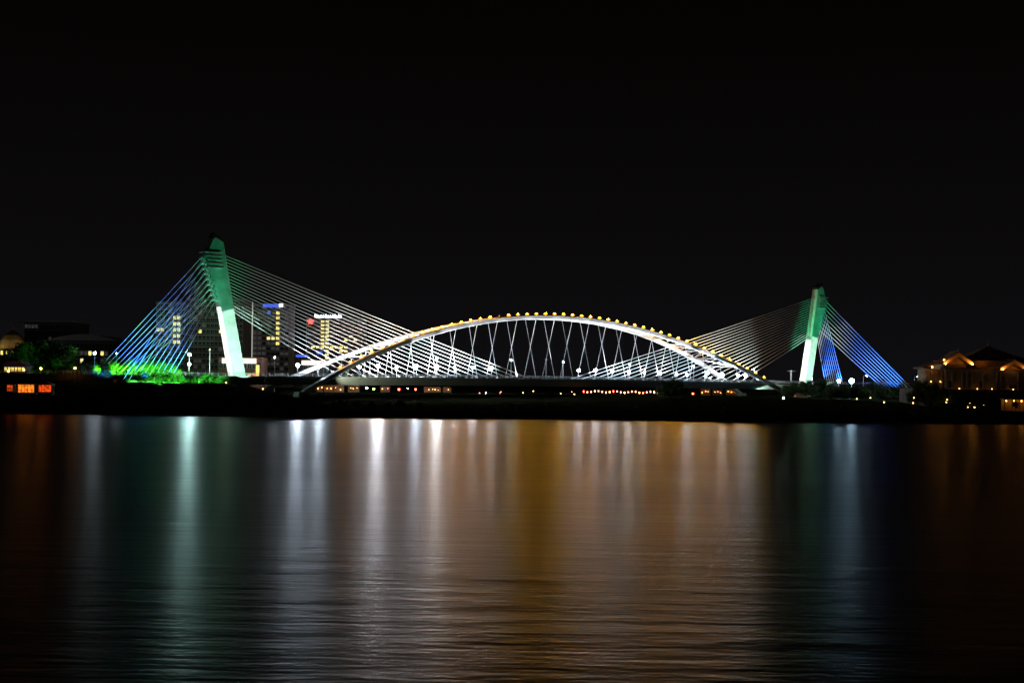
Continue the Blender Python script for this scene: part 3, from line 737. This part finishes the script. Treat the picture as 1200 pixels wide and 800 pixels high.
# left wing porch
MB().box((hx(1086), 2, bz - 1.5), (-.02, 12, hz(432, 1095))).build('wing_wall', 'tan', t)
MB().prism([(hx(1082), hz(432, 1095) + .01), (-.1, hz(424, 1105)), (-.1, hz(422, 1105)), (hx(1081), hz(431, 1095) + .3)], -.8, 13).build('wing_roof', 'tile', t)
for px in (1087, 1092, 1098, 1104): MB().box((hx(px) - .22, .4, bz - 1.5), (hx(px) + .22, .85, hz(433, 1095))).build('column', 'tan', t)
for px, py_ in ((1091, 430), (1105, 421.8)):
    MB().ball((hx(px), -1.0, at(px, py_, HY).z), .26, 8, 6).build('eave_lamp', 'lampamber', t)
for px in (1091, 1102): MB().ball((hx(px), .1, at(px, 447, HY).z), .14, 8, 6).build('wall_lamp', 'lampamber_dim', t)
# doors and windows of the main wall, with frames
for px, w_, zt, zb in ((1113, 1.2, 446, 455), (1129, 1.0, 446, 455), (1135, 1.0, 446, 455), (1149, 1.1, 446, 455), (1177, 1.3, 450, 455), (1187, 3.0, 450, 455)):
    h_ = hz(zt) - hz(zb)
    o = link('window', win_mesh(w_, h_ * .9, 'glass'), t, (hx(px), 0, (hz(zt) + hz(zb)) / 2)); link('window_frame', frame_mesh(w_, h_ * .9), o)
for px in (1116, 1127, 1133, 1139, 1152, 1168, 1172, 1193): MB().box((hx(px) - .3, -.35, bz + .004), (hx(px) + .3, -.004, hz(436) - .004)).build('pilaster', 'tan', t)
for px, py_, pw in ((1122, 456, 0), (1143, 456, 0), (1160, 456, 0), (1185, 456, 0)):
    MB().ball((hx(px), -2.2, bz + .35), .13, 8, 6).build('wall_lamp', 'lampamber_dim', t)
# lower arcade below the podium
LYY = 470.0
p = at(1190, 483, LYY); gz = ground_h(p.x, p.y)
t = thing('garden_pavilion', 'low open pavilion glowing orange below the tile-roofed hall', 'building', (p.x, p.y, gz))
W = 26 * LYY / FPX; h = at(1190, 468, LYY).z - gz; z0 = p.z - gz
MB().box((-W/2, 3.0, -1), (W/2 + 4, 3.4, h)).build('back_wall', 'tan', t)
MB().box((-W/2 - .4, -.6, h), (W/2 + 4.4, 4.0, h + .35)).build('roof', 'tile', t)
MB().box((-W/2 - .2, -.3, -1.5), (W/2 + 4, 2.99, max(z0, .1))).build('floor', 'stone', t)
for i in range(5): MB().box((-W/2 + i * 2.6 - .14, -.1, max(z0, .1)), (-W/2 + i * 2.6 + .14, .18, h - .004)).build('column', 'timber', t)
for i in range(4): MB().ball((-W/2 + 1.2 + i * 2.6, 1.6, h - .5), .17, 8, 6).build('ceiling_lamp', 'lampamber', t)

# promenade below the deck: stalls, lanterns and garden lamps
def stall(px0, px1, Y, py_t, py_b, m, label, group=None):
    a = at(px0, py_b, Y); b = at(px1, py_b, Y); gz = ground_h((a.x+b.x)/2, Y); W = b.x - a.x; h = at((px0+px1)/2, py_t, Y).z - gz
    t = thing('market_stall', label, 'stall', ((a.x+b.x)/2, Y, gz), 0, group)
    for x in (-W/2, W/2):
        for y in (0, 2.6): MB().box((x - .07, y - .07, -.3), (x + .07, y + .07, h)).build('post', 'timber', t)
    MB().prism([(-W/2 - .4, h), (W/2 + .4, h), (W/2 - .3, h + .7), (-W/2 + .3, h + .7)], -.5, 3.1).build('canopy', 'brick', t)
    MB().box((-W/2 + .08, .1, -.3), (W/2 - .08, .6, .95)).build('counter', 'timber', t)
    MB().box((-W/2, 2.7, -.3), (W/2, 2.78, h - .01)).build('back_cloth', 'timber', t)
    n = max(2, int(W / 1.3))
    for i in range(n):
        MB().ball((-W/2 + (i + rnd.uniform(.3, .7)) * W / n, rnd.uniform(.2, 2.2), h - rnd.uniform(.3, 1.3)), rnd.uniform(.09, .17), 8, 6).build('hanging_bulb', m if rnd.random() < .75 else rnd.choice(('lamppink', 'lampamber', 'lampamber_dim')), t)
    for i in range(n // 2 + 1):
        x = -W/2 + .5 + rnd.random() * (W - 1); w_ = rnd.uniform(.25, .6)
        MB().box((x - w_/2, .15, .954), (x + w_/2, .5, .95 + rnd.uniform(.2, .55))).build('crate', 'timber', t)
stall(371, 378, 560, 452, 461, 'lampamber', 'market stall lit bright orange nearest the arch foot below the deck')
stall(380, 389, 562, 452, 461, 'lampamber', 'market stall lit orange second from the arch foot below the deck')
stall(391, 402, 565, 453, 461, 'lampamber_dim', 'market stall lit orange third from the arch foot below the deck')
stall(408, 420, 575, 453, 461, 'lampamber_dim', 'dim market stall between the orange stalls and the green globe')
stall(446, 456, 590, 454, 461, 'lampamber_dim', 'dim market stall beside the red globes')
stall(497, 516, 600, 455, 462, 'lampamber_dim', 'long dim market stall right of the red globes')
stall(519, 528, 605, 455, 462, 'lampamber_dim', 'short dim stall at the dark end of the stall row')
stall(822, 832, 640, 457, 465, 'lampamber', 'amber lit stall below the far half of the deck near the red globe')
stall(836, 846, 645, 457, 465, 'lampamber_dim', 'dim amber stall between two brighter stalls')
stall(852, 866, 650, 457, 465, 'lampamber', 'amber lit stall nearest the far abutment')
stall(932, 946, 600, 462, 471, 'lampamber_dim', 'dim amber stall among trees beneath the far pylon')
def small_lamp(px, py_, Y, m, label, r=.22, group=None):
    p = at(px, py_, Y); gz = ground_h(p.x, p.y); h = max(.5, p.z - gz)
    t = thing('garden_lamp', label, 'lamp', (p.x, p.y, gz), 0, group)
    MB().lathe([(0, -.2), (.14, -.2), (.14, .1), (.05, .2), (.05, h - r), (.12, h - r * .9), (0, h - r * .9)], 8).build('post', 'black', t)
    MB().ball((0, 0, h), r, 10, 6).build('lamp_globe', m, t)
    MB().lathe([(r * .75, h + r * .55), (r * .5, h + r * 1.05), (.03, h + r * 1.3), (0, h + r * 1.6)], 8).build('lamp_cap', 'black', t)
small_lamp(430, 454.5, 590, 'lampw_dim', 'white globe lamp low behind the girder beside the green globe', .34)
small_lamp(438, 455.5, 590, 'lampgreen_small', 'green globe lamp low behind the girder', .42)
small_lamp(467.5, 456, 592, 'lampred', 'red globe lamp nearer the green globe under the deck', .45)
small_lamp(487, 456, 594, 'lampred', 'red globe lamp nearer the long stall under the deck', .40)
small_lamp(478, 455, 594, 'lampw_dim', 'tiny white lamp between the two red globes', .18)
small_lamp(812, 461, 640, 'lampred', 'red globe lamp below the far half of the deck', .42)
GS = 'little garden lamps on the dark promenade'
for px, py_, m in ((562,464,'lamppink'),(569,466,'lampw_dim'),(587,459,'lamppink'),(586,462,'lampred'),(613,460,'lampamber_dim'),(625,458,'lampamber_dim'),(657,461,'lampamber_dim'),(670,459,'lamppink'),(673,462,'lampamber_dim'),
                   (1036,471,'lampamber'),(1020,466,'lampamber_dim'),(1004,467,'lampamber_dim'),(1071,466,'lampamber_dim'),(1070,472,'lampamber_dim'),(1110,468,'lampamber_dim'),(1109,471,'lampamber_dim'),(1137,467,'lamppink'),(1137,472,'lampamber'),(1134,477,'lampamber_dim'),(1142,478,'lampamber_dim'),(1153,474,'lampamber'),
                   (265,452,'lampamber_dim'),(308,457,'lampamber_dim')):
    lab = {'lamppink': 'tiny pink garden lamp on the dark promenade', 'lampw_dim': 'tiny white garden lamp on the dark promenade', 'lampred': 'tiny red garden lamp on the dark promenade',
           'lampamber_dim': 'tiny dim amber garden lamp on the dark bank', 'lampamber': 'small bright amber garden lamp on the dark bank'}[m]
    lab = lab.replace('on the dark promenade', near_what(px)).replace('on the dark bank', near_what(px))
    small_lamp(px, py_, 500 if px > 1000 else (430 if px < 400 else 560), m, lab, .13 if m in ('lampw_dim', 'lampred') else .16, GS if m != 'lampred' else None)
# string of lanterns
t = thing('lantern_string', 'string of little red and pink lanterns hung beneath the deck', 'lanterns', (0, 0, 0))
pts = [at(684 + 87 * i / 20, 457.5 + 1.2 * i / 20 + .8 * math.sin(i * 1.3), 610) for i in range(21)]
t.location = pts[0]; o0 = pts[0].copy()
MB().tube([p - o0 for p in pts], .03, 4).build('wire', 'black', t)
for i in (0, 10, 20):
    p = pts[i]; gz = ground_h(p.x, p.y); MB().tube([(p.x - o0.x, .2, gz - o0.z - .2), (p.x - o0.x, .2, p.z - o0.z + .1)], .07, 6).build('post', 'pole', t)
for i, p in enumerate(pts):
    MB().lathe([(0, .0), (.1, -.05), (.24, -.3), (.24, -.45), (.1, -.7), (0, -.72)], 8).build('lantern', ('lampred', 'lamppink', 'lamppink', 'lampamber_dim')[i % 4], t).location = p - o0 + Vector((0, 0, -.02))

# ------------------------------------------------------------------ trees
def tree_meshes(seed, h, cr, n, low=.5):
    r = random.Random(seed); tr = MB(); cw = MB()
    tp = [(0, 0, -.6), (r.uniform(-.1, .1), 0, h*.25), (r.uniform(-.25, .25), r.uniform(-.2, .2), h*.5), (r.uniform(-.3, .3), 0, h*.8)]
    tr.tube(tp, [h*.03, h*.024, h*.017, h*.006], 7)
    tips = []
    for i in range(8):
        a = 2.4 * i + r.random(); z = h * (low * .64 + .05 * i) * (1 if low > .3 else .8); L = cr * r.uniform(.6, .95)
        e_ = Vector((math.cos(a) * L, math.sin(a) * L, z + h * r.uniform(.12, .28)))
        tr.tube([(tp[1][0]*.5, 0, z), e_ * .5 + Vector((0, 0, z * .5 + h*.02)), e_], [h*.011, h*.008, h*.003], 5); tips.append(e_)
    cl = [(t_, cr * r.uniform(.3, .5)) for t_ in tips] + [(Vector((r.uniform(-.35, .35)*cr, r.uniform(-.35, .35)*cr, h * r.uniform(low + .05, .92))), cr * r.uniform(.3, .5)) for _ in range(9 if low > .3 else 16)]
    for _ in range(n):
        c, rad = r.choice(cl)
        d = Vector((r.gauss(0, 1), r.gauss(0, 1), r.gauss(0, 1))).normalized() * rad * (r.random() ** .4)
        p = c + d; sz = r.uniform(.13, .34) * (cr / 3.0) ** .5
        nrm = (d.normalized() + Vector((r.uniform(-.8, .8), r.uniform(-.8, .8), r.uniform(-.4, 1)))).normalized()
        u = nrm.orthogonal().normalized(); v = nrm.cross(u); th = r.random() * 6.3
        u, v = u*math.cos(th) + v*math.sin(th), v*math.cos(th) - u*math.sin(th)
        cw.add([p - u*sz, p + v*sz*.55, p + u*sz, p - v*sz*.55], [(0, 1, 2, 3)])
    return tr.mesh('trunk', 'bark'), cw.mesh('crown', 'leaf')
TV = [tree_meshes(i, 7.0, c, 2600) for i, c in enumerate((2.8, 3.3, 2.5, 3.0))]
BV = [tree_meshes(10 + i, 3.0, 2.0, 1800, .2) for i in range(3)]
DV = [tree_meshes(20 + i, 7.0, 3.2, 4200, .12) for i in range(4)]
ti = 0
def tree(px, top_py, Y, label, group=None, wide=1.0, base=None, bush=False, dense=False):
    global ti
    p = at(px, top_py, Y); gz = ground_h(p.x, p.y) if base is None else base
    h = max(1.2, p.z - gz); V = BV if bush else (DV if dense else TV); tr, cw = V[ti % len(V)]; ti += 1
    k = h / (3.0 if bush else 7.0)
    t = thing('shrub' if bush else 'tree', label, 'shrub' if bush else 'tree', (p.x, p.y, gz), rnd.random() * 6.3, group)
    t.scale = (k * wide, k * wide, k)
    link('trunk', tr, t); link('crown', cw, t)
GT = 'green floodlit round trees by the backstays'
for px, py_, lat in ((130,433,-19),(137,430,-20),(143,428,-18),(149,424,-20),(156,419,-18),(162,422,-20),(168,421,-19),(174,423,-20),(180,423,-18),(186,425,-20),(192,424,-19),(199,426,-20),(206,428,-19)):
    ss, z = bsolve(px, py_, lat)
    tree(px, py_, bw(ss, -lat, 0).y, 'green floodlit round tree on the lawn behind the blue backstays', GT, .8, dense=True)
for i in range(22):
    ss = -17 - i * 1.35; lat = (15.5, 21.5, 18.5)[i % 3] + rnd.uniform(-1, 1); q = bw(ss, -lat, 0); gz = ground_h(q.x, q.y)
    t = thing('shrub', 'low green floodlit shrub on the slope before the backstays', 'shrub', (q.x, q.y, gz), i * 1.9, 'green floodlit shrubs')
    k = rnd.uniform(.55, .95); t.scale = (k * 1.25, k * 1.25, k)
    tr, cw = BV[i % 3]; link('trunk', tr, t); link('crown', cw, t)
for px, py_, Y in ((93,431,445),(100,430,447)):
    tree(px, py_, Y, 'pale green shrub beside the single white lamp', 'shrubs by the white lamp', 1.0, None, True)
GD = 'dark trees on the left bank'
for px, py_, Y, wd in ((2,437,418,1.0),(14,412,470,1.1),(26,404,478,1.0),(40,408,482,1.0),(52,400,486,1.2),(66,402,484,1.2),(80,408,480,1.2),(122,420,458,.8),(129,418,462,.8),(114,424,470,.8)):
    tree(px, py_, Y, ('dark unlit tree beside the yellow lit house' if px < 35 else 'dark unlit tree between the glowing kiosks and the civic building' if px < 90 else 'small dark tree beside the single white lamp'), GD, wd, dense=True)
GR = 'dark trees below the far pylon'
for px, py_, Y, wd in ((921,452,600,1.2),(930,448,606,1.2),(941,447,602,1.3),(952,446,600,1.3),(963,445,604,1.2),(972,450,598,1.3),(985,453,600,1.3),(1000,456,598,1.3),(1015,452,596,1.4),(1028,451,590,1.4),(1045,455,585,1.4),(1060,455,580,1.4)):
    tree(px, py_, Y, ('dark leafy tree beneath the far pylon shaft' if px < 975 else 'dark leafy tree beneath the two bright blue-white floodlights' if px < 1005 else 'dark leafy tree beneath the feet of the far backstays'), GR, wd, dense=True)
GH = 'dark trees before the tile-roofed hall'
for px, py_, Y, wd in ((1075,447,510,.9),(1085,446,508,.9),(1095,449,506,.9),(1104,455,504,.9),(1118,457,500,.9),(1132,458,500,1.0),(1148,459,500,1.0),(1163,458,500,1.0),(1176,459,498,1.0),(1192,458,500,1.0)):
    tree(px, py_, Y, ('dark leafy tree at the porch wing of the tile-roofed hall' if px < 1110 else 'dark leafy tree below the first lit gable of the hall' if px < 1155 else 'dark leafy tree above the glowing garden pavilion'), GH, wd, dense=True)
for px, py_, Y, wd in ((778,446,545,1.0),(789,443,545,1.1),(797,448,548,.9)):
    tree(px, py_, Y, 'dark tree clump standing before the far half of the deck', 'dark clump before the deck', wd, dense=True)
for px, py_, Y, wd in ((972,454,556,1.3),(981,453,558,1.2),(990,454,556,1.3),(1000,453.5,558,1.2),(1010,455,556,1.3)):
    tree(px, py_, Y, 'dark leafy tree hiding the posts of the two bright blue-white floodlights', GR, wd, dense=True)
tree(1190, 470, 455, 'small dark palm-like tree before the glowing garden pavilion', None, .7)
for px, py_, Y in ((1036,447,684),(1028,447,686),(1044,448,684)):
    tree(px, py_, Y, 'green floodlit hedge shrub under the far backstays', 'green hedge under the far backstays', 1.6, None, True)
GB = 'dark shrubs along the bank'
for i in range(64):
    px = 66 + i * 17.0 + rnd.uniform(-6, 6)
    if 195 < px < 0: continue
    x0 = at(px, HOR, 420).x; Y = shore(x0) + rnd.uniform(10, 34); p = at(px, HOR, Y); gz = ground_h(p.x, p.y)
    t = thing('shrub', 'dark low shrub on the grassy bank ' + near_what(px), 'shrub', (p.x, p.y, gz), rnd.random()*6, GB)
    k = rnd.uniform(.4, .75); t.scale = (k * 1.3, k * 1.3, k)
    tr, cw = BV[i % 3]; link('trunk', tr, t); link('crown', cw, t)
# river stones along the water line
st = [MB().ball((0, 0, 0), 1, 7, 5, .6).mesh('stone', 'stone') for _ in range(3)]
for k, me in enumerate(st):
    for v in me.vertices: v.co *= 1 + .35 * noise.noise(v.co * 1.3 + Vector((k * 7, 0, 0)))
rip = MB()
for i in range(900):
    x = rnd.uniform(-190, 210); y = shore(x) + rnd.uniform(-1.2, 2.0); r_ = rnd.uniform(.25, .7); z = ground_h(x, y)
    o = len(rip.v); me = st[i % 3]; ca, sa = math.cos(i * 1.7), math.sin(i * 1.7)
    rip.v += [(x + r_*(v.co.x*ca - v.co.y*sa), y + r_*(v.co.x*sa + v.co.y*ca), z + r_*v.co.z) for v in me.vertices]
    rip.f += [tuple(o + j for j in p.vertices) for p in me.polygons]
o = rip.build('riprap', 'stone'); kind(o, 'stuff'); o['label'] = 'loose grey stones along the water edge'; o['category'] = 'stones'
